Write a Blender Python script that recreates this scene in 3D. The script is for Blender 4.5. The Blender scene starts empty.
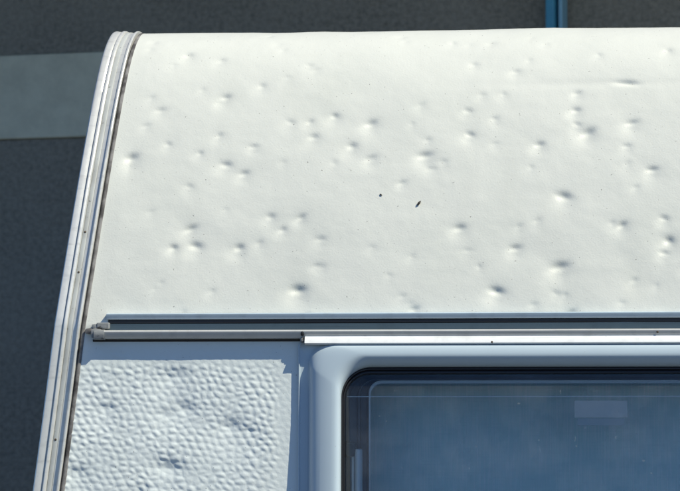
import bpy, bmesh, math, random
import numpy as np
from mathutils import Vector, Matrix
random.seed(7); rng = np.random.default_rng(7)
scene = bpy.context.scene
COL = scene.collection
K = 0.00135                                   # metres per unit ("u") of the working drawing

# ------------------------------------------------------------------ camera
F = 2963.0
PSI, PHI, DIST = math.radians(5.2), math.atan(184.5 / F), 4.0
TARGET = Vector((0, 0, 2.198))
fwd = Vector((-math.sin(PSI) * math.cos(PHI), math.cos(PSI) * math.cos(PHI), math.sin(PHI)))
rgt = Vector((math.cos(PSI), math.sin(PSI), 0))
upv = rgt.cross(fwd)
EYE = TARGET - fwd * DIST
cam_d = bpy.data.cameras.new('camera'); cam = bpy.data.objects.new('camera', cam_d); COL.objects.link(cam)
cam.matrix_world = Matrix(((rgt.x, upv.x, -fwd.x, EYE.x), (rgt.y, upv.y, -fwd.y, EYE.y), (rgt.z, upv.z, -fwd.z, EYE.z), (0, 0, 0, 1)))
cam_d.sensor_width = 36; cam_d.lens = 36 * F / 680; cam_d.clip_start = 0.1; cam_d.clip_end = 500
cam_d.dof.use_dof = True; cam_d.dof.focus_distance = 4.0; cam_d.dof.aperture_fstop = 24
scene.camera = cam

# ------------------------------------------------------------------ light
SUN = Vector((1.65, -1.0, 2.1)).normalized()
elev = math.asin(SUN.z); azim = math.atan2(SUN.x, SUN.y)
world = bpy.data.worlds.new('World'); scene.world = world; world.use_nodes = True
wn = world.node_tree; bgn = wn.nodes['Background']
sky = wn.nodes.new('ShaderNodeTexSky'); sky.sky_type = 'NISHITA'; sky.sun_disc = False
sky.sun_elevation = elev; sky.sun_rotation = azim; sky.altitude = 0; sky.air_density = 0.75; sky.dust_density = 0.0; sky.ozone_density = 10.0
wn.links.new(sky.outputs[0], bgn.inputs[0]); bgn.inputs[1].default_value = 0.12
sd = bpy.data.lights.new('sun', 'SUN'); sd.energy = 5.0; sd.angle = math.radians(0.5); sd.color = (1.0, 0.945, 0.775)
so = bpy.data.objects.new('sun', sd); COL.objects.link(so)
so.rotation_euler = (-SUN).to_track_quat('-Z', 'Y').to_euler()
scene.view_settings.view_transform = 'Standard'; scene.view_settings.look = 'None'
scene.view_settings.exposure = 0.0; scene.view_settings.gamma = 1.0; scene.view_settings.use_curve_mapping = False

# ------------------------------------------------------------------ helpers
def at(px, py, y):
    """point of the plane Y=y met by the sight line of drawing point (px, py)"""
    d = fwd * F + rgt * (px - 340.0) + upv * (245.5 - py)
    t = (y - EYE.y) / d.y
    return EYE + d * t

def tag(o, label=None, cat=None, group=None, kind=None):
    for k, v in (('label', label), ('category', cat), ('group', group), ('kind', kind)):
        if v: o[k] = v
    return o
def empty(name, loc=(0, 0, 0), rz=0.0):
    o = bpy.data.objects.new(name, None); COL.objects.link(o); o.location = loc; o.rotation_euler.z = rz; o.empty_display_size = 0.1
    return o
def obj(name, verts, faces, m, parent=None, smooth=True, sharp=None):
    me = bpy.data.meshes.new(name)
    me.from_pydata([tuple(v) for v in verts], [], faces); me.validate(); me.update()
    me.materials.append(m)
    bm = bmesh.new(); bm.from_mesh(me); bmesh.ops.recalc_face_normals(bm, faces=bm.faces[:]) if sharp != 'keep' else None
    bm.to_mesh(me); bm.free()
    if smooth:
        me.polygons.foreach_set('use_smooth', [True] * len(me.polygons))
        if sharp not in (None, 'keep'): me.set_sharp_from_angle(angle=math.radians(sharp))
    o = bpy.data.objects.new(name, me); COL.objects.link(o)
    if parent: o.parent = parent
    return o
def grid_obj(name, V, m, parent, flip=False):
    """V: (rows, cols, 3) array -> one mesh"""
    r, c, _ = V.shape
    idx = np.arange(r * c).reshape(r, c)
    q = np.stack([idx[:-1, :-1], idx[:-1, 1:], idx[1:, 1:], idx[1:, :-1]], -1).reshape(-1, 4)
    me = bpy.data.meshes.new(name)
    me.from_pydata(V.reshape(-1, 3).tolist(), [], q.tolist()); me.update()
    me.materials.append(m); me.polygons.foreach_set('use_smooth', [True] * len(me.polygons))
    o = bpy.data.objects.new(name, me); COL.objects.link(o); o.parent = parent
    return o
def loft(rings, closed_ring=True, cap=True):
    n = len(rings[0]); V = [p for r in rings for p in r]; Fc = []
    for i in range(len(rings) - 1):
        for j in range(n if closed_ring else n - 1):
            a = i * n + j; b = i * n + (j + 1) % n
            Fc.append((a, b, b + n, a + n))
    if cap and closed_ring:
        Fc.append(tuple(range(n - 1, -1, -1))); Fc.append(tuple(range((len(rings) - 1) * n, len(rings) * n)))
    return V, Fc
def prism_x(prof, x0, x1):
    """closed profile [(out, z)] in metres run along X"""
    return loft([[(x, -b, z) for b, z in prof] for x in (x0, x1)])
def box(c, s):
    x, y, z = c; a, b, d = s[0] / 2, s[1] / 2, s[2] / 2
    V = [(x + i * a, y + j * b, z + k * d) for i in (-1, 1) for j in (-1, 1) for k in (-1, 1)]
    return V, [(0, 1, 3, 2), (4, 6, 7, 5), (0, 4, 5, 1), (2, 3, 7, 6), (0, 2, 6, 4), (1, 5, 7, 3)]
def bevel(o, w, seg=2):
    md = o.modifiers.new('bevel', 'BEVEL'); md.width = w; md.segments = seg; md.limit_method = 'ANGLE'; md.angle_limit = math.radians(35); return o
def vnoise(x, y, seed=0):
    """smooth value noise, numpy"""
    def h(i, j):
        v = np.sin(i * 127.1 + j * 311.7 + seed * 74.7) * 43758.5453
        return v - np.floor(v)
    xi, yi = np.floor(x), np.floor(y); fx, fy = x - xi, y - yi
    fx = fx * fx * fx * (fx * (6 * fx - 15) + 10); fy = fy * fy * fy * (fy * (6 * fy - 15) + 10)
    return (h(xi, yi) * (1 - fx) + h(xi + 1, yi) * fx) * (1 - fy) + (h(xi, yi + 1) * (1 - fx) + h(xi + 1, yi + 1) * fx) * fy - 0.5

# ------------------------------------------------------------------ materials
class Mat:
    def __init__(s, name, color, rough=0.5, metal=0.0, spec=0.5):
        s.m = bpy.data.materials.new(name); s.m.use_nodes = True; s.t = s.m.node_tree; s.N = s.t.nodes; s.L = s.t.links
        s.b = s.N['Principled BSDF']; s.b.inputs['Base Color'].default_value = (*color, 1)
        s.b.inputs['Roughness'].default_value = rough; s.b.inputs['Metallic'].default_value = metal
        s.b.inputs['Specular IOR Level'].default_value = spec
        s.col = s.N.new('ShaderNodeRGB').outputs[0]; s.col.default_value = (*color, 1)
        s.tc = s.N.new('ShaderNodeTexCoord').outputs['Object']; s.h = None
        s.L.new(s.col, s.b.inputs['Base Color'])
    def noise(s, scale, detail=4, stretch=(1, 1, 1), rough=0.5):
        mp = s.N.new('ShaderNodeMapping'); mp.inputs['Scale'].default_value = stretch; s.L.new(s.tc, mp.inputs[0])
        n = s.N.new('ShaderNodeTexNoise'); n.inputs['Scale'].default_value = scale; n.inputs['Detail'].default_value = detail
        n.inputs['Roughness'].default_value = rough; s.L.new(mp.outputs[0], n.inputs['Vector']); return n.outputs['Fac']
    def ramp(s, fac, a, b):
        r = s.N.new('ShaderNodeMapRange'); r.inputs[1].default_value = a; r.inputs[2].default_value = b
        s.L.new(fac, r.inputs[0]); return r.outputs[0]
    def mix(s, fac, color, amount=1.0):
        m = s.N.new('ShaderNodeMix'); m.data_type = 'RGBA'
        mu = s.N.new('ShaderNodeMath'); mu.operation = 'MULTIPLY'; s.L.new(fac, mu.inputs[0]); mu.inputs[1].default_value = amount
        s.L.new(mu.outputs[0], m.inputs[0]); s.L.new(s.col, m.inputs[6]); m.inputs[7].default_value = (*color, 1)
        s.col = m.outputs[2]; s.L.new(s.col, s.b.inputs['Base Color']); return s
    def bump(s, fac, dist, strength=1.0):
        b = s.N.new('ShaderNodeBump'); b.inputs['Distance'].default_value = dist; b.inputs['Strength'].default_value = strength
        s.L.new(fac, b.inputs['Height'])
        if s.h: s.L.new(s.h, b.inputs['Normal'])
        s.h = b.outputs[0]; s.L.new(s.h, s.b.inputs['Normal']); return s
    def roughen(s, fac, lo, hi):
        r = s.N.new('ShaderNodeMapRange'); r.inputs[3].default_value = lo; r.inputs[4].default_value = hi; s.L.new(fac, r.inputs[0])
        s.L.new(r.outputs[0], s.b.inputs['Roughness']); return s

def mk_white(name, base):
    w = Mat(name, base, 0.42, 0, 0.4)
    w.mix(w.ramp(w.noise(7, 5), 0.45, 0.75), (base[0] * 0.93, base[1] * 0.94, base[2] * 0.93), 0.6)
    w.mix(w.ramp(w.noise(14, 4, (1, 1, 0.16)), 0.56, 0.8), (base[0] * 0.86, base[1] * 0.86, base[2] * 0.84), 0.35)       # faint rain runs
    w.mix(w.ramp(w.noise(330, 2), 0.72, 0.775), (0.13, 0.12, 0.11), 0.85)                                                    # dirt specks
    w.mix(w.ramp(w.noise(900, 2), 0.70, 0.78), (0.45, 0.44, 0.42), 0.35)
    w.bump(w.noise(420, 3), 0.0004, 0.5); w.roughen(w.noise(30, 4), 0.36, 0.52)
    return w
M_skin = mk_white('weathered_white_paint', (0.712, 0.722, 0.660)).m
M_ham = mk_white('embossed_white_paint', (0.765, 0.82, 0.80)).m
def mk_alu(name, base, rough, metal):
    a = Mat(name, base, rough, metal, 0.5)
    a.mix(a.ramp(a.noise(60, 5), 0.5, 0.75), (base[0] * 0.72, base[1] * 0.72, base[2] * 0.72), 0.5)
    a.mix(a.ramp(a.noise(150, 4, (0.04, 1, 1)), 0.55, 0.75), (base[0] * 0.6, base[1] * 0.6, base[2] * 0.6), 0.5)
    a.mix(a.ramp(a.noise(500, 2), 0.72, 0.8), (0.12, 0.11, 0.10), 0.7)
    a.roughen(a.noise(90, 5), rough - 0.06, rough + 0.12); a.bump(a.noise(700, 3), 0.0002, 0.3)
    return a.m
M_alu = mk_alu('dull_aluminium', (0.70, 0.70, 0.665), 0.34, 0.3)
M_lip = mk_alu('grey_anodised_rail', (0.46, 0.57, 0.66), 0.3, 0.1)
M_dark = mk_alu('shaded_rail', (0.05, 0.08, 0.105), 0.4, 0.0)  # base colour darkened to carry the lip's shade on the rail back
M_strip = mk_alu('bright_aluminium', (0.89, 0.90, 0.885), 0.34, 0.05)
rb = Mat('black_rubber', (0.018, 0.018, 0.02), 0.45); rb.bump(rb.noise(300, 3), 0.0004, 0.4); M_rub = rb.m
sl = Mat('dirty_sealant', (0.26, 0.25, 0.24), 0.75); sl.mix(sl.ramp(sl.noise(45, 5), 0.42, 0.66), (0.05, 0.045, 0.045), 0.9); sl.bump(sl.noise(220, 4), 0.001, 0.6); M_seal = sl.m
ins = Mat('aged_plastic_insert', (0.50, 0.52, 0.50), 0.5); ins.mix(ins.ramp(ins.noise(30, 5), 0.45, 0.7), (0.38, 0.385, 0.36), 0.7); ins.mix(ins.ramp(ins.noise(260, 3), 0.66, 0.75), (0.14, 0.12, 0.1), 0.8); M_ins = ins.m
sf = Mat('grey_window_surround', (0.49, 0.585, 0.64), 0.4, 0, 0.5); sf.mix(sf.ramp(sf.noise(25, 5), 0.5, 0.8), (0.455, 0.545, 0.60), 0.5); sf.mix(sf.ramp(sf.noise(420, 2), 0.74, 0.8), (0.2, 0.2, 0.2), 0.6); sf.roughen(sf.noise(60, 4), 0.25, 0.4); M_sur = sf.m
gr = Mat('grimy_plastic', (0.24, 0.25, 0.25), 0.55); gr.mix(gr.ramp(gr.noise(110, 5), 0.54, 0.66), (0.04, 0.037, 0.035)); gr.bump(gr.noise(260, 4), 0.0006, 0.5); M_cap = gr.m
ch = Mat('charcoal_plastic', (0.045, 0.055, 0.07), 0.4); ch.mix(ch.ramp(ch.noise(120, 4), 0.55, 0.75), (0.09, 0.1, 0.11), 0.5); M_char = ch.m
st = Mat('grey_stay_tube', (0.80, 0.76, 0.74), 0.35, 0.1); M_stay = st.m
bl = Mat('blue_blind_cloth', (0.68, 0.88, 0.82), 0.85)
bl.mix(bl.ramp(bl.noise(520, 4, (1, 1, 0.04)), 0.45, 0.66), (0.90, 0.96, 0.92), 0.9); bl.mix(bl.ramp(bl.noise(1100, 2, (0.02, 1, 1)), 0.45, 0.7), (0.48, 0.70, 0.70), 0.3)
bl.mix(bl.ramp(bl.noise(9, 3), 0.45, 0.7), (0.56, 0.77, 0.74), 0.5); M_blind = bl.m
lb = Mat('faded_label', (0.95, 0.84, 0.74), 0.6); M_label = lb.m; M_label2 = Mat('faded_label_text', (0.58, 0.62, 0.60), 0.6).m
dk = Mat('dark_husk', (0.03, 0.026, 0.022), 0.6); M_husk = dk.m
sc = Mat('rusty_screw', (0.10, 0.075, 0.055), 0.55, 0.4); M_screw = sc.m
def mk_wall(name, base, scale, amt=0.85):
    w = Mat(name, base, 0.9, 0, 0.2)
    w.mix(w.ramp(w.noise(scale, 6, (1, 1, 1.15), 0.7), 0.40, 0.68), tuple(c * 0.42 for c in base), amt)
    w.mix(w.ramp(w.noise(2.2, 4), 0.45, 0.7), tuple(c * 1.15 for c in base), 0.5)
    w.bump(w.noise(scale * 1.3, 5), 0.01, 0.5); return w.m
M_wall = mk_wall('grey_roughcast', (0.31, 0.28, 0.22), 60, 0.75)
M_band = mk_wall('grey_painted_band', (0.69, 0.655, 0.485), 14, 0.25)
M_side = Mat('side_white', (0.78, 0.79, 0.78), 0.45).m
bp = Mat('blue_paint', (0.07, 0.31, 0.44), 0.5); bp.mix(bp.ramp(bp.noise(12, 4), 0.5, 0.7), (0.06, 0.26, 0.38), 0.5); M_blue = bp.m
lbp = Mat('pale_blue_paint', (0.25, 0.46, 0.56), 0.45); M_pblue = lbp.m
cn = Mat('yard_asphalt', (0.06, 0.06, 0.06), 0.9); cn.mix(cn.ramp(cn.noise(3, 6), 0.4, 0.7), (0.045, 0.045, 0.045)); cn.bump(cn.noise(40, 4), 0.01, 0.4); M_ground = cn.m
# pane: clear acrylic = fresnel mix of tinted transparency and a sharp reflection, with scuffs
gm = bpy.data.materials.new('tinted_acrylic'); gm.use_nodes = True; gt = gm.node_tree; gt.nodes.clear()
g_out = gt.nodes.new('ShaderNodeOutputMaterial'); g_tr = gt.nodes.new('ShaderNodeBsdfTransparent'); g_tr.inputs[0].default_value = (0.90, 0.95, 0.97, 1)
g_gl = gt.nodes.new('ShaderNodeBsdfGlossy'); g_gl.inputs['Roughness'].default_value = 0.03; g_gl.inputs['Color'].default_value = (1, 1, 1, 1)
g_fr = gt.nodes.new('ShaderNodeFresnel'); g_fr.inputs[0].default_value = 1.49
g_mx = gt.nodes.new('ShaderNodeMixShader'); g_df = gt.nodes.new('ShaderNodeBsdfDiffuse'); g_df.inputs[0].default_value = (0.6, 0.64, 0.68, 1); g_m2 = gt.nodes.new('ShaderNodeMixShader')
g_tc = gt.nodes.new('ShaderNodeTexCoord'); g_n = gt.nodes.new('ShaderNodeTexNoise'); g_n.inputs['Scale'].default_value = 150; g_n.inputs['Detail'].default_value = 3
g_r = gt.nodes.new('ShaderNodeMapRange'); g_r.inputs[1].default_value = 0.70; g_r.inputs[2].default_value = 0.82; g_r.inputs[3].default_value = 0.015; g_r.inputs[4].default_value = 0.2
for a, b in ((g_tc.outputs['Object'], g_n.inputs['Vector']), (g_n.outputs['Fac'], g_r.inputs[0]), (g_r.outputs[0], g_m2.inputs[0]), (g_fr.outputs[0], g_mx.inputs[0]), (g_tr.outputs[0], g_mx.inputs[1]),
             (g_gl.outputs[0], g_mx.inputs[2]), (g_mx.outputs[0], g_m2.inputs[1]), (g_df.outputs[0], g_m2.inputs[2]), (g_m2.outputs[0], g_out.inputs[0])): gt.links.new(a, b)
g_n2 = gt.nodes.new('ShaderNodeTexNoise'); g_n2.inputs['Scale'].default_value = 14; g_n2.inputs['Detail'].default_value = 8; g_n2.inputs['Roughness'].default_value = .7
g_r2 = gt.nodes.new('ShaderNodeMapRange'); g_r2.inputs[1].default_value = 0.42; g_r2.inputs[2].default_value = 0.75; g_r2.inputs[3].default_value = 0.0; g_r2.inputs[4].default_value = 0.05
g_ad = gt.nodes.new('ShaderNodeMath'); g_ad.operation = 'ADD'
for a, b in ((g_tc.outputs['Object'], g_n2.inputs['Vector']), (g_n2.outputs['Fac'], g_r2.inputs[0]), (g_r2.outputs[0], g_ad.inputs[0]), (g_r.outputs[0], g_ad.inputs[1]), (g_ad.outputs[0], g_m2.inputs[0])): gt.links.new(a, b)
M_glass = gm

# ------------------------------------------------------------------ setting
yard = obj('ground', [(-120, -120, 0), (120, -120, 0), (120, 120, 0), (-120, 120, 0)], [(0, 1, 2, 3)], M_ground, smooth=False); tag(yard, kind='structure')

# ------------------------------------------------------------------ building behind
WALL_Y, WRZ = 4.6, math.radians(-12)
def on_wall(px, py):
    n = Vector((math.sin(WRZ), -math.cos(WRZ), 0)); d = fwd * F + rgt * (px - 340.0) + upv * (245.5 - py)
    t = ((Vector((0, WALL_Y, 0)) - EYE).dot(n)) / d.dot(n); p = EYE + d * t
    return ((p.x) * math.cos(WRZ) + (p.y - WALL_Y) * math.sin(WRZ), p.z)        # (along, z) in the wall's own frame
bld = tag(empty('building', (0, WALL_Y, 0), WRZ), 'dark grey roughcast building in shade behind the caravan, with a paler horizontal band', 'building')
zb0, zb1 = on_wall(45, 139)[1], on_wall(45, 54)[1]
W0, W1 = -5.0, 6.5
sx = on_wall(566, 15)[0]
obj('lower_wall', *box(((W0 + W1) / 2, 0.15, zb0 / 2), (W1 - W0, 0.3, zb0)), M_wall, bld, False)
obj('upper_wall', *box(((W0 + W1) / 2, 0.15, (zb1 + 4.1) / 2), (W1 - W0, 0.3, 4.1 - zb1)), M_wall, bld, False)
bevel(obj('wall_band', *box(((W0 + W1) / 2, 0.14, (zb0 + zb1) / 2), (W1 - W0, 0.305, zb1 - zb0 - 0.003)), M_band, bld, False), 0.006)
obj('shading_eave', *box(((W0 + W1) / 2, -0.4, 4.2), (W1 - W0 + 1, 1.8, 0.2)), M_band, bld, False)  # unseen eave, added and sized to keep direct sun off the wall
xa, xb, xc, xd = (on_wall(q, 15)[0] for q in (553, 562, 564, 568.5))
cs, sn = math.cos(WRZ), math.sin(WRZ)
post = tag(empty('steel_post', ((xa + xd) / 2 * cs, WALL_Y + (xa + xd) / 2 * sn, 0), WRZ), 'blue painted steel post standing against the dark wall above the roof line', 'post')
xm = (xa + xd) / 2
bevel(obj('flange', *box(((xa + xb) / 2 - xm, -0.055, 2.05), (xb - xa, 0.09, 4.1)), M_blue, post, False), 0.006)
obj('web', *box(((xb + xc) / 2 - xm, -0.03, 2.05), (xc - xb + 0.004, 0.03, 4.1)), M_blue, post, False)
bevel(obj('edge_rail', *box(((xc + xd) / 2 - xm, -0.045, 2.05), (xd - xc, 0.07, 4.1)), M_pblue, post, False), 0.005)

# ------------------------------------------------------------------ caravan: end profile
Z_R = at(340, 325, 0).z                     # height where the leaning upper skin starts
def make_profile(scale):
    s = np.arange(0, 2600, 1.0)
    key_s = np.array([0, 60, 150, 215, 255, 290, 318, 345, 372, 2600]) * 1.0
    key_t = np.array([11, 13, 17, 21.5, 28, 40, 60, 84, 92, 92])
    th = np.radians(np.interp(s / scale, key_s, key_t))
    kern = np.ones(31) / 31; th = np.convolve(np.pad(th, 15, mode='edge'), kern, 'valid')
    w = np.concatenate([[0], np.cumsum(np.sin(th))[:-1]]); z = np.concatenate([[0], np.cumsum(np.cos(th))[:-1]])
    return s, th, w * K, Z_R + z * K
def proj(p):
    d = Vector(p) - EYE; zc = d.dot(fwd)
    return 340 + F * d.dot(rgt) / zc, 245.5 - F * d.dot(upv) / zc
lo, hi = 0.5, 1.6
for _ in range(24):
    mid = (lo + hi) / 2; s_, t_, w_, z_ = make_profile(mid)
    top = min(proj((0, w_[i], z_[i]))[1] for i in range(0, 700, 4))
    if top > 31.2: lo = mid
    else: hi = mid
S, TH, Wp, Zp = make_profile(mid)
S_LOW = -1050.0                              # vertical lower skin, down from Z_R
S = np.concatenate([[S_LOW], S]); TH = np.concatenate([[TH[0] * 0], TH]); Wp = np.concatenate([[0], Wp]); Zp = np.concatenate([[Z_R + S_LOW * K], Zp])
def prof(s): return np.interp(s, S, Wp), np.interp(s, S, Zp), np.where(np.asarray(s) < 0, 0.0, np.interp(s, S, TH))
SS = np.arange(-400, 520, 0.5); SW, SZ, _ = prof(SS)
def on_skin(px, py):
    """(X, s) of the skin point seen at drawing point (px, py)"""
    d = fwd * F + rgt * (px - 340.0) + upv * (245.5 - py)
    t = (SW - EYE.y) / d.y; g = EYE.z + d.z * t - SZ
    i = np.where(np.sign(g[:-1]) != np.sign(g[1:]))[0]
    i = i[0] if len(i) else int(np.argmin(np.abs(g)))
    return EYE.x + d.x * t[i], SS[i]
edge_pts = [(64, 491), (75.5, 404), (87, 318), (98.5, 243), (110, 172), (123.4, 100), (131.5, 60), (137, 42)]
ep = np.array([on_skin(*p) for p in edge_pts])
cf = np.polyfit(ep[:, 1], ep[:, 0], 3)
s_hi, s_lo = ep[-1, 1], ep[0, 1]
def XL(s):
    s = np.asarray(s, float); v = np.polyval(cf, np.clip(s, s_lo, s_hi)); d1 = np.polyder(cf)
    return v + np.where(s < s_lo, (s - s_lo) * np.polyval(d1, s_lo), 0) + np.where(s > s_hi, np.polyval(d1, s_hi) * 22 * (1 - np.exp(-(s - s_hi) / 22)), 0)
X_RIGHT = XL(0) + 1560 * K
caravan = tag(empty('caravan', (0, 0, 0)), 'white caravan with hail dented panel, ribbed metal corner trim, rail and blue tinted window', 'caravan')

# ---- upper skin with hail dents
DENTS = [(131,156,.8),(226,96,.62),(168,143,.36),(160.6,109,.32),(200,152,.38),(226,163,.48),(219,134,.28),(152,97,.16),(150,49,.22),(189,55,.4),(222,60,.28),(146,125,.18),(155,42,.15),
 (262,85,.28),(283.5,50,.12),(310,65,.2),(334.7,114.6,.52),(371,122,.62),(310,120.6,.38),(290.6,121,.22),(313.5,135.4,.42),(352,144.6,.5),(371,157,.38),(253.5,145.3,.38),(244,172,.5),
 (424.7,154,.62),(402,181.7,.3),(428,139,.16),(421,104,.12),(412,123,.12),(453,42,.2),(402,36,.15),(491,43,.22),(474,63,.28),(516,70.6,.3),(546,44,.1),(599,55,.2),(668,50,.4),
 (577,92,.38),(576,108.4,.62),(588,130.6,.78),(577,123,.32),(632,121,.55),(468,109.4,.28),(494.7,117.5,.27),(470,133.4,.58),(539.5,143,.58),(627,145,.32),(652,167.7,.64),(482,94,.13),(503.5,93,.13),(531,166,.13),(443.5,160.6,.12),
 (191,227,.55),(173.5,246.6,.5),(195.4,244,.64),(239,246,.7),(189,185,.22),(151,211,.12),(161,282,.12),(212,290,.17),(270.5,215,.43),(301,216,.55),(282.5,228,.38),(320.6,238,.28),(297.6,287.5,.95),(259,241.6,.17),(316,264.6,.14),
 (414,307.6,.5),(402,295,.12),(412,255,.12),(459.5,226.3,.6),(372,246,.1),(389,274,.1),(563.5,194.7,.64),(622,223,.62),(664,216.6,.48),(668.7,238.5,.8),(664,251,.48),(515,246,.55),(560,264,.8),(496.5,289.3,.9),(571,310.5,.45),
 (634,279,.17),(556,292,.18),(565,293,.14),(533.5,303,.18),(622,302,.14),(519,225,.14),(479,265,.14),(636,186,.17),(537,219,.12)]
D = [(*on_skin(x, y), a) for x, y, a in DENTS]
xr0 = at(684, 200, 0).x
for _ in range(70):                          # the same hail fell on the part beyond the frame
    D.append((random.uniform(xr0, X_RIGHT - 0.05), random.uniform(10, 330), random.choice([.15, .25, .4, .6, .8])))
for _ in range(75):                          # faint ones between
    D.append((random.uniform(XL(0) + .06, X_RIGHT - 0.05), random.uniform(8, 360), random.uniform(.03, .11)))
def dent_field(X, Sg, dents, size=1.0, depth=1.0):
    """round dishes: a small oval core over a wide shallow skirt that lies a little below and left of it"""
    H = np.zeros_like(X)
    for k, (dx, ds, a) in enumerate(dents):
        q = random.Random(k * 13 + 5)
        g = size * (0.56 + 0.56 * a) * q.uniform(.88, 1.18)
        m = (np.abs(X - dx) < 70 * g * K) & (np.abs(Sg - ds) < 70 * g)
        if not m.any(): continue
        rot = q.uniform(-.35, .45); cr, sr = math.cos(rot), math.sin(rot)
        u = ((X[m] - dx) / K) / g; v = (Sg[m] - ds) / g + 1.5
        cu, cv = (u * cr + v * sr) / (5.3 * q.uniform(.85, 1.35)), (-u * sr + v * cr) / (3.2 * q.uniform(.9, 1.15))
        su, sv = (u + q.uniform(.8, 3.2)) / 9.4, (v + q.uniform(4.2, 6.0)) / 8.6
        H[m] -= depth * g * (0.20 + 1.05 * a - 0.28 * a * a) * (2.4 * np.exp(-(cu * cu + cv * cv)) + 1.75 * np.exp(-(su * su + sv * sv)) + .5 * np.exp(-(su * su + sv * sv) / 4.5))
    return H
rows = np.concatenate([np.arange(-6, 420, 1.6), np.array([440, 480, 560, 700, 1000, 1500, 2200, 2560.])])
nx = 860
ii = np.linspace(0, 1, nx)
Sg = np.repeat(rows[:, None], nx, 1)
xl = XL(rows)[:, None] - 3 * K
tt = np.where(ii < .62, ii / .62 * .42, .42 + (ii - .62) / .38 * .58)[None, :]     # finer mesh on the near half
Xg = xl + (X_RIGHT - xl) * tt
H = dent_field(Xg, Sg, D)
xu = Xg / K
H += 2.0 * vnoise(xu / 95, Sg / 60, 1) + 0.7 * vnoise(xu / 38, Sg / 26, 2) + 0.22 * vnoise(xu / 15, Sg / 10, 3) + 0.10 * vnoise(xu / 6, Sg / 4.5, 4)
H *= np.clip((Xg - (xl + 5 * K)) / (16 * K), 0.0, 1.0)
# a broad crease near the roof bend
cx, cs_ = on_skin(627, 83)
sl_ = Sg - cs_ + .10 * (xu - cx / K) + 1.2 * vnoise(xu / 9, xu * 0, 12)
H -= 2.3 * np.exp(-((xu - cx / K) / 11) ** 2 - (sl_ / 2.6) ** 2) + .45 * np.exp(-((xu - cx / K + 30) / 120) ** 2 - ((Sg - cs_) / 5) ** 2)
w, z, th = prof(rows)
th = np.where(rows < 0, 0.0, th)
V = np.stack([Xg, w[:, None] - H * K * np.cos(th)[:, None], z[:, None] + H * K * np.sin(th)[:, None]], -1)
grid_obj('upper_panel', V, M_skin, caravan)

# ---- lower embossed skin, left of the window
LD = [(173.5,373,.6),(106.5,406,.5),(184,405.5,.65),(166.5,411.6,.4),(230,423,.85),(168,463.5,.85),(76.5,470,.65),(140,488,.5),(249,429,.35),(120,530,.7),(210,545,.6),(90,590,.7)]
LDs = [(*on_skin(x, y), a) for x, y, a in LD]
r2 = np.arange(-4, -330, -1.0); c2 = at(312, 400, 0).x
n2 = 300; jj = np.linspace(0, 1, n2)[None, :]
S2 = np.repeat(r2[:, None], n2, 1); xl2 = XL(r2)[:, None] - 3 * K; X2 = xl2 + (c2 - xl2) * jj
H2 = dent_field(X2, S2, LDs, 2.05, .44)
u2 = X2 / K + 1.6 * vnoise(X2 / K / 30, S2 / 30, 8); v2 = S2 + 1.4 * vnoise(X2 / K / 26, S2 / 26, 9) + 0.05 * X2 / K
CW, CH = 9.0, 6.6
row = np.floor(v2 / CH); d1 = np.full_like(u2, 99.0); d2 = np.full_like(u2, 99.0)
def hsh(i, j, k): 
    q = np.sin(i * 12.9898 + j * 78.233 + k * 37.719) * 43758.5453
    return q - np.floor(q)
for dr in (-1, 0, 1):
    rr = row + dr; off = np.where(np.mod(rr, 2) == 0, 0.0, 0.5); cc = np.floor(u2 / CW - off)
    for dc in (-1, 0, 1):
        c_ = cc + dc
        px = (c_ + off + 0.5 + (hsh(c_, rr, 1) - .5) * .72) * CW; py = (rr + 0.5 + (hsh(c_, rr, 2) - .5) * .7) * CH
        dd = np.sqrt(((u2 - px) * 0.82) ** 2 + ((v2 - py) * 1.08) ** 2)
        nd2 = np.minimum(np.maximum(dd, d1), d2); d1 = np.minimum(d1, dd); d2 = nd2
e = np.clip((d2 - d1) / 6.6, 0, 1)
# relief reduced beside rail and window surround so their shadow edges fall straight
FLAT = 0.3 + 0.7 * np.clip((-S2 - 36) / 8, 0, 1) * np.clip(((c2 - 32 * K) - X2) / (8 * K), 0, 1)
H2 += 0.95 * FLAT * (e * e * (3 - 2 * e)) * (0.75 + 0.5 * vnoise(X2 / K / 22, S2 / 22, 5)) - 0.4 + 0.8 * FLAT * vnoise(X2 / K / 60, S2 / 50, 6)
w2, z2, _ = prof(r2)
V2 = np.stack([X2, 0 * X2 - H2 * K, np.repeat(z2[:, None], n2, 1)], -1)
grid_obj('lower_panel', V2, M_ham, caravan)
# plain sheet under and beyond the window (outside the picture)
zb = Z_R - 330 * K; zbot = Z_R - 1040 * K
win_r = at(1300, 400, 0).x; win_b = at(340, 790, 0).z
pv, pf = [], []
def add(V_, F_, pv=pv, pf=pf):
    o = len(pv); pv.extend(V_); pf.extend([tuple(i + o for i in f) for f in F_])
add([(XL(-330) - 3 * K, 0, zb), (c2, 0, zb), (c2, 0, zbot), (XL(-1040) - 3 * K, 0, zbot)], [(0, 3, 2, 1)])
add([(c2, 0, win_b + .03), (win_r - .03, 0, win_b + .03), (win_r - .03, 0, zbot), (c2, 0, zbot)], [(0, 3, 2, 1)])
add([(win_r - .03, 0, Z_R), (X_RIGHT, 0, Z_R), (X_RIGHT, 0, zbot), (win_r - .03, 0, zbot)], [(0, 3, 2, 1)])
obj('skirt_panel', pv, pf, M_ham, caravan, False)
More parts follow.
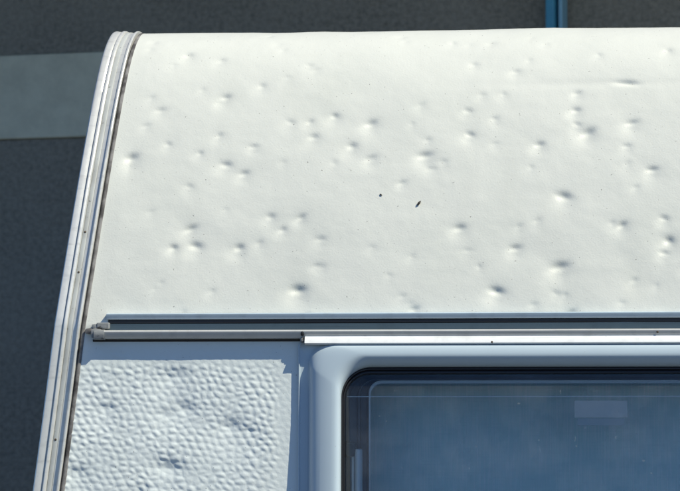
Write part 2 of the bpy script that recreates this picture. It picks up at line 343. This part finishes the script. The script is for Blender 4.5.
# left and right side walls run back from the trim
for sgn in (0, 1):
    sv = []
    rs = np.concatenate([[-1040, -600, -300], np.arange(0, 460, 20), [600, 1000, 1600, 2300, 2560]])
    ww, zz, _t = prof(rs); xx = XL(rs) - 6 * K if sgn == 0 else np.full(len(rs), X_RIGHT)
    back = 2560 * K * .97
    for a_, b_, c_ in zip(xx, ww, zz): sv += [(a_, b_, c_), (a_, max(back, b_ + .001), c_)]
    obj('side_wall', sv, [(2 * i, 2 * i + 1, 2 * i + 3, 2 * i + 2) for i in range(len(rs) - 1)], M_side, caravan, False)

# ---- corner trim swept along the edge
ps = np.concatenate([[-1040, -700, -500], np.arange(-400, 430, 5.0), np.arange(440, 700, 20.), [1000, 1600, 2500]])
def frame(s):
    w, z, th = (float(q) for q in prof(s)); e_ = 4.0
    if s < 0: th = max(0.0, float(np.interp(s, [-30, 0], [0, float(TH[1])])))
    p = Vector((float(XL(s)), w, z)); wa, za, _ = prof(s - e_); wb, zb_, _ = prof(s + e_)
    t = Vector((float(XL(s + e_) - XL(s - e_)), float(wb - wa), float(zb_ - za))).normalized()
    n = Vector((0, -math.cos(th), math.sin(th))); n = (n - t * n.dot(t)).normalized()
    return p, n, n.cross(t), t
FR = [frame(s) for s in ps]
def sweep(prof_ab, fr=FR):
    return loft([[tuple(p + (B * a + N * (b * (.78 - .36 * min(1, max(0, (q - 150) / 130))) if b > 0 else b)) * K) for a, b in prof_ab] for (p, N, B, T), q in zip(fr, ps)])
TRIM = [(5.0, -6), (4.8, 5.0), (5.3, 5.9), (6.6, 6.2), (7.3, 5.6), (8.0, 2.6), (8.8, 2.1), (12.4, 1.8), (12.6, 1.2), (17.6, 1.2), (17.8, 3.4), (18.2, 5.6), (19.2, 6.6), (20.8, 6.9), (21.5, 6.3),
        (21.8, 3.4), (22.3, 3.3), (22.7, 4.3), (25.0, 5.2), (28.2, 6.3), (29.8, 6.1), (30.9, 4.2), (31.6, 0.4), (31.8, -4), (31.9, -16), (29, -16), (28, -6)]
trim = obj('edge_trim', *sweep(TRIM), M_alu, caravan, True, 40)
obj('rubber_seal', *sweep([(-0.6, -3), (-.2, .2), (.6, .8), (2.0, 1.0), (2.9, .5), (3.4, -1.8), (4.6, -2.6), (4.6, -4), (-.6, -4)]), M_seal, trim, True, 60)
obj('insert_strip', *sweep([(12.7, 1.0), (12.8, 2.8), (13.6, 3.4), (16.6, 3.4), (17.4, 2.8), (17.5, 1.0)]), M_ins, trim, True, 50)
def dome(r, h, n=10, rings=3):
    rg = [[(r * math.cos(2 * math.pi * j / n) * c, r * math.sin(2 * math.pi * j / n) * c, q) for j in range(n)] for c, q in [(1, -h * .6), (1, 0), (.86, h * .55), (.45, h * .95)]]
    return loft(rg)
for py in (234, 274, 441):
    _, s_ = on_skin(100 if py < 200 else 85, py); p, N, B, T = frame(s_)
    V_, F_ = dome(1.25 * K, .8 * K)
    R_ = Matrix((B, T, N)).transposed(); c_ = p + (B * 15.1 + N * 2.6 * (1 - .4 * min(1, max(0, (s_ - 150) / 130)))) * K
    obj('screw', [tuple(c_ + R_ @ Vector(v)) for v in V_], F_, M_screw, trim, True, 50)

# ---- rail above the window
def zi(py, b): return at(400, py, -b * K).z
def PR(pts): return [(b * K, zi(py, b)) for b, py in pts]
XA = at(107, 316, 0).x; XEND = X_RIGHT - 0.02
lip = obj('awning_rail', *prism_x(PR([(0, 312.5), (4.2, 312.8), (4.9, 313.2), (4.9, 313.7), (2.7, 318.2), (2.4, 318.5), (0.5, 318.6), (-2, 318.6), (-2, 312.3)]), XA, XEND), M_lip, caravan, True, 35)
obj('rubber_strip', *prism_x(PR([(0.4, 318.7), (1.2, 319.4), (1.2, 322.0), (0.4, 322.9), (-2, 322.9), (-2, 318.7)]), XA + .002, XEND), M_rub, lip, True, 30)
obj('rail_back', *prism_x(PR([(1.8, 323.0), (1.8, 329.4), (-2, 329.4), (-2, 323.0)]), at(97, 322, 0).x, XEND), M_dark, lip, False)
obj('tube_shadow_strip', *prism_x(PR([(0.8, 338.5), (1.6, 339.0), (1.4, 340.2), (0.4, 341.0), (-2, 341.0), (-2, 338.5)]), at(93, 340, 0).x, at(301, 340, 0).x), M_rub, lip, True, 30)  # black strip stands in for the contact shadow below the hinge tube
tube = [(7.2 + 5.2 * math.cos(a), 333.7 + 4.6 * math.sin(a)) for a in np.linspace(-math.pi * .98, math.pi * .98, 22)]
XT = at(105, 334, 0).x
obj('hinge_tube', *prism_x(PR([(2.5, 329.5), (9.5, 329.3), (11.8, 329.9), (12.6, 330.8), (12.4, 331.9), (10.2, 335.4), (8.2, 337.6), (2.5, 338.4)]), XT, XEND), M_alu, lip, True, 30)
XJ = at(303.5, 339, 0).x
XS = at(306, 339, 0).x
obj('hinge_strip', *prism_x(PR([(0, 336.4), (9.0, 335.7), (10.2, 336.0), (11.0, 336.7), (13.7, 342.0), (13.9, 342.7), (13.3, 343.1), (10.5, 344.6), (0, 344.5)]), XS, XEND), M_strip, lip, True, 30)
# cracked end cap
def blob(c, size, m, name, parent, seed=0, sub=4, amp=.07):
    bm = bmesh.new(); bmesh.ops.create_cube(bm, size=2); bmesh.ops.subdivide_edges(bm, edges=bm.edges[:], cuts=sub, use_grid_fill=True)
    r_ = random.Random(seed)
    for v in bm.verts:
        q = v.co.copy(); n_ = q.normalized() * 1.25
        q = q.lerp(n_, .55); q *= 1 + r_.uniform(-amp, amp) * .5
        v.co = Vector((c[0] + q.x * size[0] / 2, c[1] + q.y * size[1] / 2, c[2] + q.z * size[2] / 2))
    me = bpy.data.meshes.new(name); bm.to_mesh(me); bm.free(); me.materials.append(m)
    me.polygons.foreach_set('use_smooth', [True] * len(me.polygons)); me.set_sharp_from_angle(angle=math.radians(45))
    o = bpy.data.objects.new(name, me); COL.objects.link(o); o.parent = parent; return o
obj('end_cap', *prism_x(PR([(2.0, 328.8), (10.2, 328.6), (12.4, 329.8), (13.4, 331.6), (13.4, 334.4), (12.2, 337.6), (9.2, 339.2), (2.0, 339.2)]), at(96, 334, 0).x, at(106, 334, 0).x), M_cap, lip, True, 30)
blob(at(96.5, 333.5, -7 * K), (10 * K, 10 * K, 9.0 * K), M_cap, 'end_cap', lip, 2)
bevel(obj('rail_bracket', *box(at(103.5, 325.8, -3 * K), (13 * K, 8 * K, 6.4 * K)), M_cap, lip, False), 1.2 * K, 3)
blob(at(95.5, 327.0, -3 * K), (7 * K, 6 * K, 5.5 * K), M_cap, 'bracket_lug', lip, 4)
blob(at(90, 331, -3 * K), (9 * K, 6 * K, 5 * K), M_seal, 'sealant', lip, 6)
blob(at(302.6, 333.2, -9.6 * K), (3.6 * K, 6 * K, 5 * K), M_rub, 'rail_joint', lip, 8)
blob(at(302.2, 339.6, -7 * K), (3.4 * K, 7 * K, 5.4 * K), M_cap, 'rail_joint', lip, 9)
for qx, qy, b_ in ((657.5, 331.6, 11.9), (492, 342.0, 13.2)):
    V_, F_ = dome(1.3 * K, .9 * K, 8); c_ = at(qx, qy, -b_ * K)
    obj('rivet', [(c_.x + v[0], c_.y - v[2], c_.z + v[1]) for v in V_], F_, M_screw, lip, True, 50)

# ---- window surround: rounded rectangles lofted outwards and in again
def rrect(L, T, R_, b, seg=10, grow=0.0):
    """ring of the window opening: left L, top T (drawing units), corner radius, height out"""
    inset = L - 298
    x0 = at(L, 430, -b * K).x; z1 = at(400, T, -b * K).z; x1 = win_r - inset * K; z0 = win_b + inset * K; r = R_ * K
    out = []
    for cx_, cz_, a0 in ((x0 + r, z1 - r, math.pi), (x1 - r, z1 - r, math.pi / 2), (x1 - r, z0 + r, 0), (x0 + r, z0 + r, -math.pi / 2)):
        for i in range(seg + 1):
            a = a0 - (math.pi / 2) * i / seg
            zz_ = cz_ + r * math.sin(a); q = min(1.0, max(0.0, (z1 - zz_) / (75 * K))); q = q * q * (3 - 2 * q)
            bb = b * (1 + grow * (-.22 + .22 * q + .30 * max(0.0, (z1 - zz_ - 40 * K) / (100 * K)))) if zz_ > z1 - 300 * K else b * (1 + grow * .78)
            out.append((cx_ + r * math.cos(a), -bb * K, zz_))
    return out
def ring_loft(rings): return loft(rings, True, False)
SUR = [(298, 341.5, 5, -2), (298, 341.5, 5, 4.4), (298.4, 341.8, 5, 5.1), (299.3, 342.3, 5, 5.1), (300.1, 342.9, 5, 3.4), (307.5, 343.8, 18, 3.0), (308.4, 344.0, 20, 4.4), (309.1, 344.3, 22, 9), (310.4, 344.7, 23, 12.6), (312.6, 345.3, 24, 15.6), (316, 346.3, 26, 18.0), (320.5, 347.9, 28, 19.7), (326, 350.4, 29, 21.0),
       (330.5, 352.8, 30, 21.8), (334, 355, 30, 22.0), (336.6, 356.6, 30, 21.5), (338.6, 358.2, 30, 20.2), (340, 360.2, 30, 18.2), (340.8, 363, 30, 14.5), (341.2, 367, 30, 8), (341.6, 368, 29, -6)]
obj('window_surround', *ring_loft([rrect(L, T, R_, b, 14, 1.0 if b > 0 else 0) for L, T, R_, b in SUR]), M_sur, caravan, True, 60)
# ---- window: pane with seal, inner frame, stay, blind
def pane_obj(name, L, T, R_, b, th_, m, parent):
    return obj(name, *loft([rrect(L + .8, T + .8, R_, b, 12), rrect(L, T, R_, b - .6, 12), rrect(L, T, R_, b - th_ + .6, 12), rrect(L + .8, T + .8, R_, b - th_, 12)]), m, parent, True, 40)
window = pane_obj('window', 342.5, 371, 26, 3, 3.0, M_glass, caravan)
SEAL = [(341.2, 367.6, 29, 5), (341.6, 368.6, 29, 7), (342.6, 369.4, 28, 7), (343.2, 370.4, 27, 4.2), (343.4, 371.6, 27, 5.6), (344.2, 373.0, 26, 5.6), (344.6, 374.2, 26, 3.1), (344.6, 374.2, 26, -4), (341.2, 367.6, 29, -4)]
obj('window_seal', *ring_loft([rrect(*q, 14) for q in SEAL]), M_rub, window, True, 50)
INN = [(343, 371.5, 27, -8), (347, 375, 24, -12), (350, 377, 22, -20), (357, 379, 18, -22), (358, 379.4, 17, -18), (360, 379.8, 16, -18), (361, 380, 16, -24), (367, 380.6, 13, -26), (368, 380.8, 13, -22), (370.4, 382.4, 12, -22), (371, 383, 12, -27), (371, 383, 12, -79)]
obj('inner_frame', *ring_loft([rrect(*q, 12) for q in INN]), M_char, window, True, 40)
bead = [(368.6, 380.2, 13, -21.8), (369.0, 380.4, 13, -20.6), (370.4, 383.2, 12, -20.6), (370.8, 383.6, 12, -21.8)]
obj('frame_bead', *ring_loft([rrect(*q, 12) for q in bead]), M_stay, window, True, 40)
# inner glazing edge: a thin line inside the double pane
zl = at(400, 396.5, 0).z
obj('glazing_edge', *box(((at(347, 396, 0).x + win_r - .05) / 2, 1.5 * K, zl), (win_r - .05 - at(347, 396, 0).x, .8 * K, .9 * K)), M_stay, window, False)
obj('blind', *loft([rrect(368, 380, 10, -80, 4), rrect(368, 380, 10, -81.5, 4)]), M_blind, window, False)
# sticker on the inner glazing
la, lb_ = at(574.5, 400.5, 6 * K), at(627.5, 417.5, 6 * K)
bevel(obj('label_sticker', *box(((la.x + lb_.x) / 2, 6 * K, (la.z + lb_.z) / 2), (lb_.x - la.x, .5 * K, la.z - lb_.z)), M_label, window, False), .2 * K)
la, lb_ = at(577.5, 418.2, 7 * K), at(624.5, 425.5, 7 * K)
bevel(obj('label_sticker', *box(((la.x + lb_.x) / 2, 7 * K, (la.z + lb_.z) / 2), (lb_.x - la.x, .5 * K, la.z - lb_.z)), M_label2, window, False), .2 * K)
# stay tube and its bracket
t0 = at(358.5, 449.5, 4 * K); rr_ = 3.9 * K
rg = [[(t0.x + rr_ * c_ * math.cos(2 * math.pi * j / 14), t0.y + rr_ * c_ * math.sin(2 * math.pi * j / 14), zz) for j in range(14)] for c_, zz in ((.6, t0.z + .8 * K), (.95, t0.z), (1, t0.z - 1.5 * K), (1, t0.z - 320 * K))]
obj('window_stay', *loft(rg), M_stay, window, True, 40)
blob(at(350, 449, 5 * K), (12 * K, 8 * K, 14 * K), M_rub, 'stay_bracket', window, 11, 2)
bevel(obj('stay_rail', *box((at(353, 480, 9 * K).x, 9 * K, at(353, 470, 9 * K).z - .08), (2.6 * K, 3 * K, .2)), M_stay, window, False), .4 * K)

# ------------------------------------------------------------------ bits stuck on the skin
def husk(px, py, ln, wd, rot, name, label):
    X_, s_ = on_skin(px, py); w_1, z_1, t_1 = (float(q) for q in prof(s_))
    hgt = float(dent_field(np.array([X_]), np.array([s_]), D)[0]) + .6
    N = Vector((0, -math.cos(t_1), math.sin(t_1))); U = Vector((1, 0, 0)); T_ = Vector((0, math.sin(t_1), math.cos(t_1)))
    c_ = Vector((X_, w_1, z_1)) + N * hgt * K
    rg = []
    for i in range(9):
        f = i / 8; r_ = max(.08, math.sin(math.pi * f) ** .7); rg.append([((f - .5) * ln + .25 * math.sin(f * 7), r_ * wd / 2 * math.cos(2 * math.pi * j / 8), r_ * wd * .4 * math.sin(2 * math.pi * j / 8)) for j in range(8)])
    V_, F_ = loft(rg); ca, sa = math.cos(rot), math.sin(rot)
    o = obj(name, [tuple((U * (x * ca - y * sa) + T_ * (x * sa + y * ca) + N * (z_h + wd * .3)) * K) for x, y, z_h in V_], F_, M_husk, None, True, 60)
    o.location = c_; return tag(o, label, 'seed husk')
husk(419, 203.5, 6.2, 2.6, .95, 'seed_husk', 'larger dark brown seed husk stuck in the middle of the white dented panel')
husk(381, 195, 3.2, 1.7, -.7, 'seed_husk', 'tiny dark husk on the white panel, up and left of the larger one')
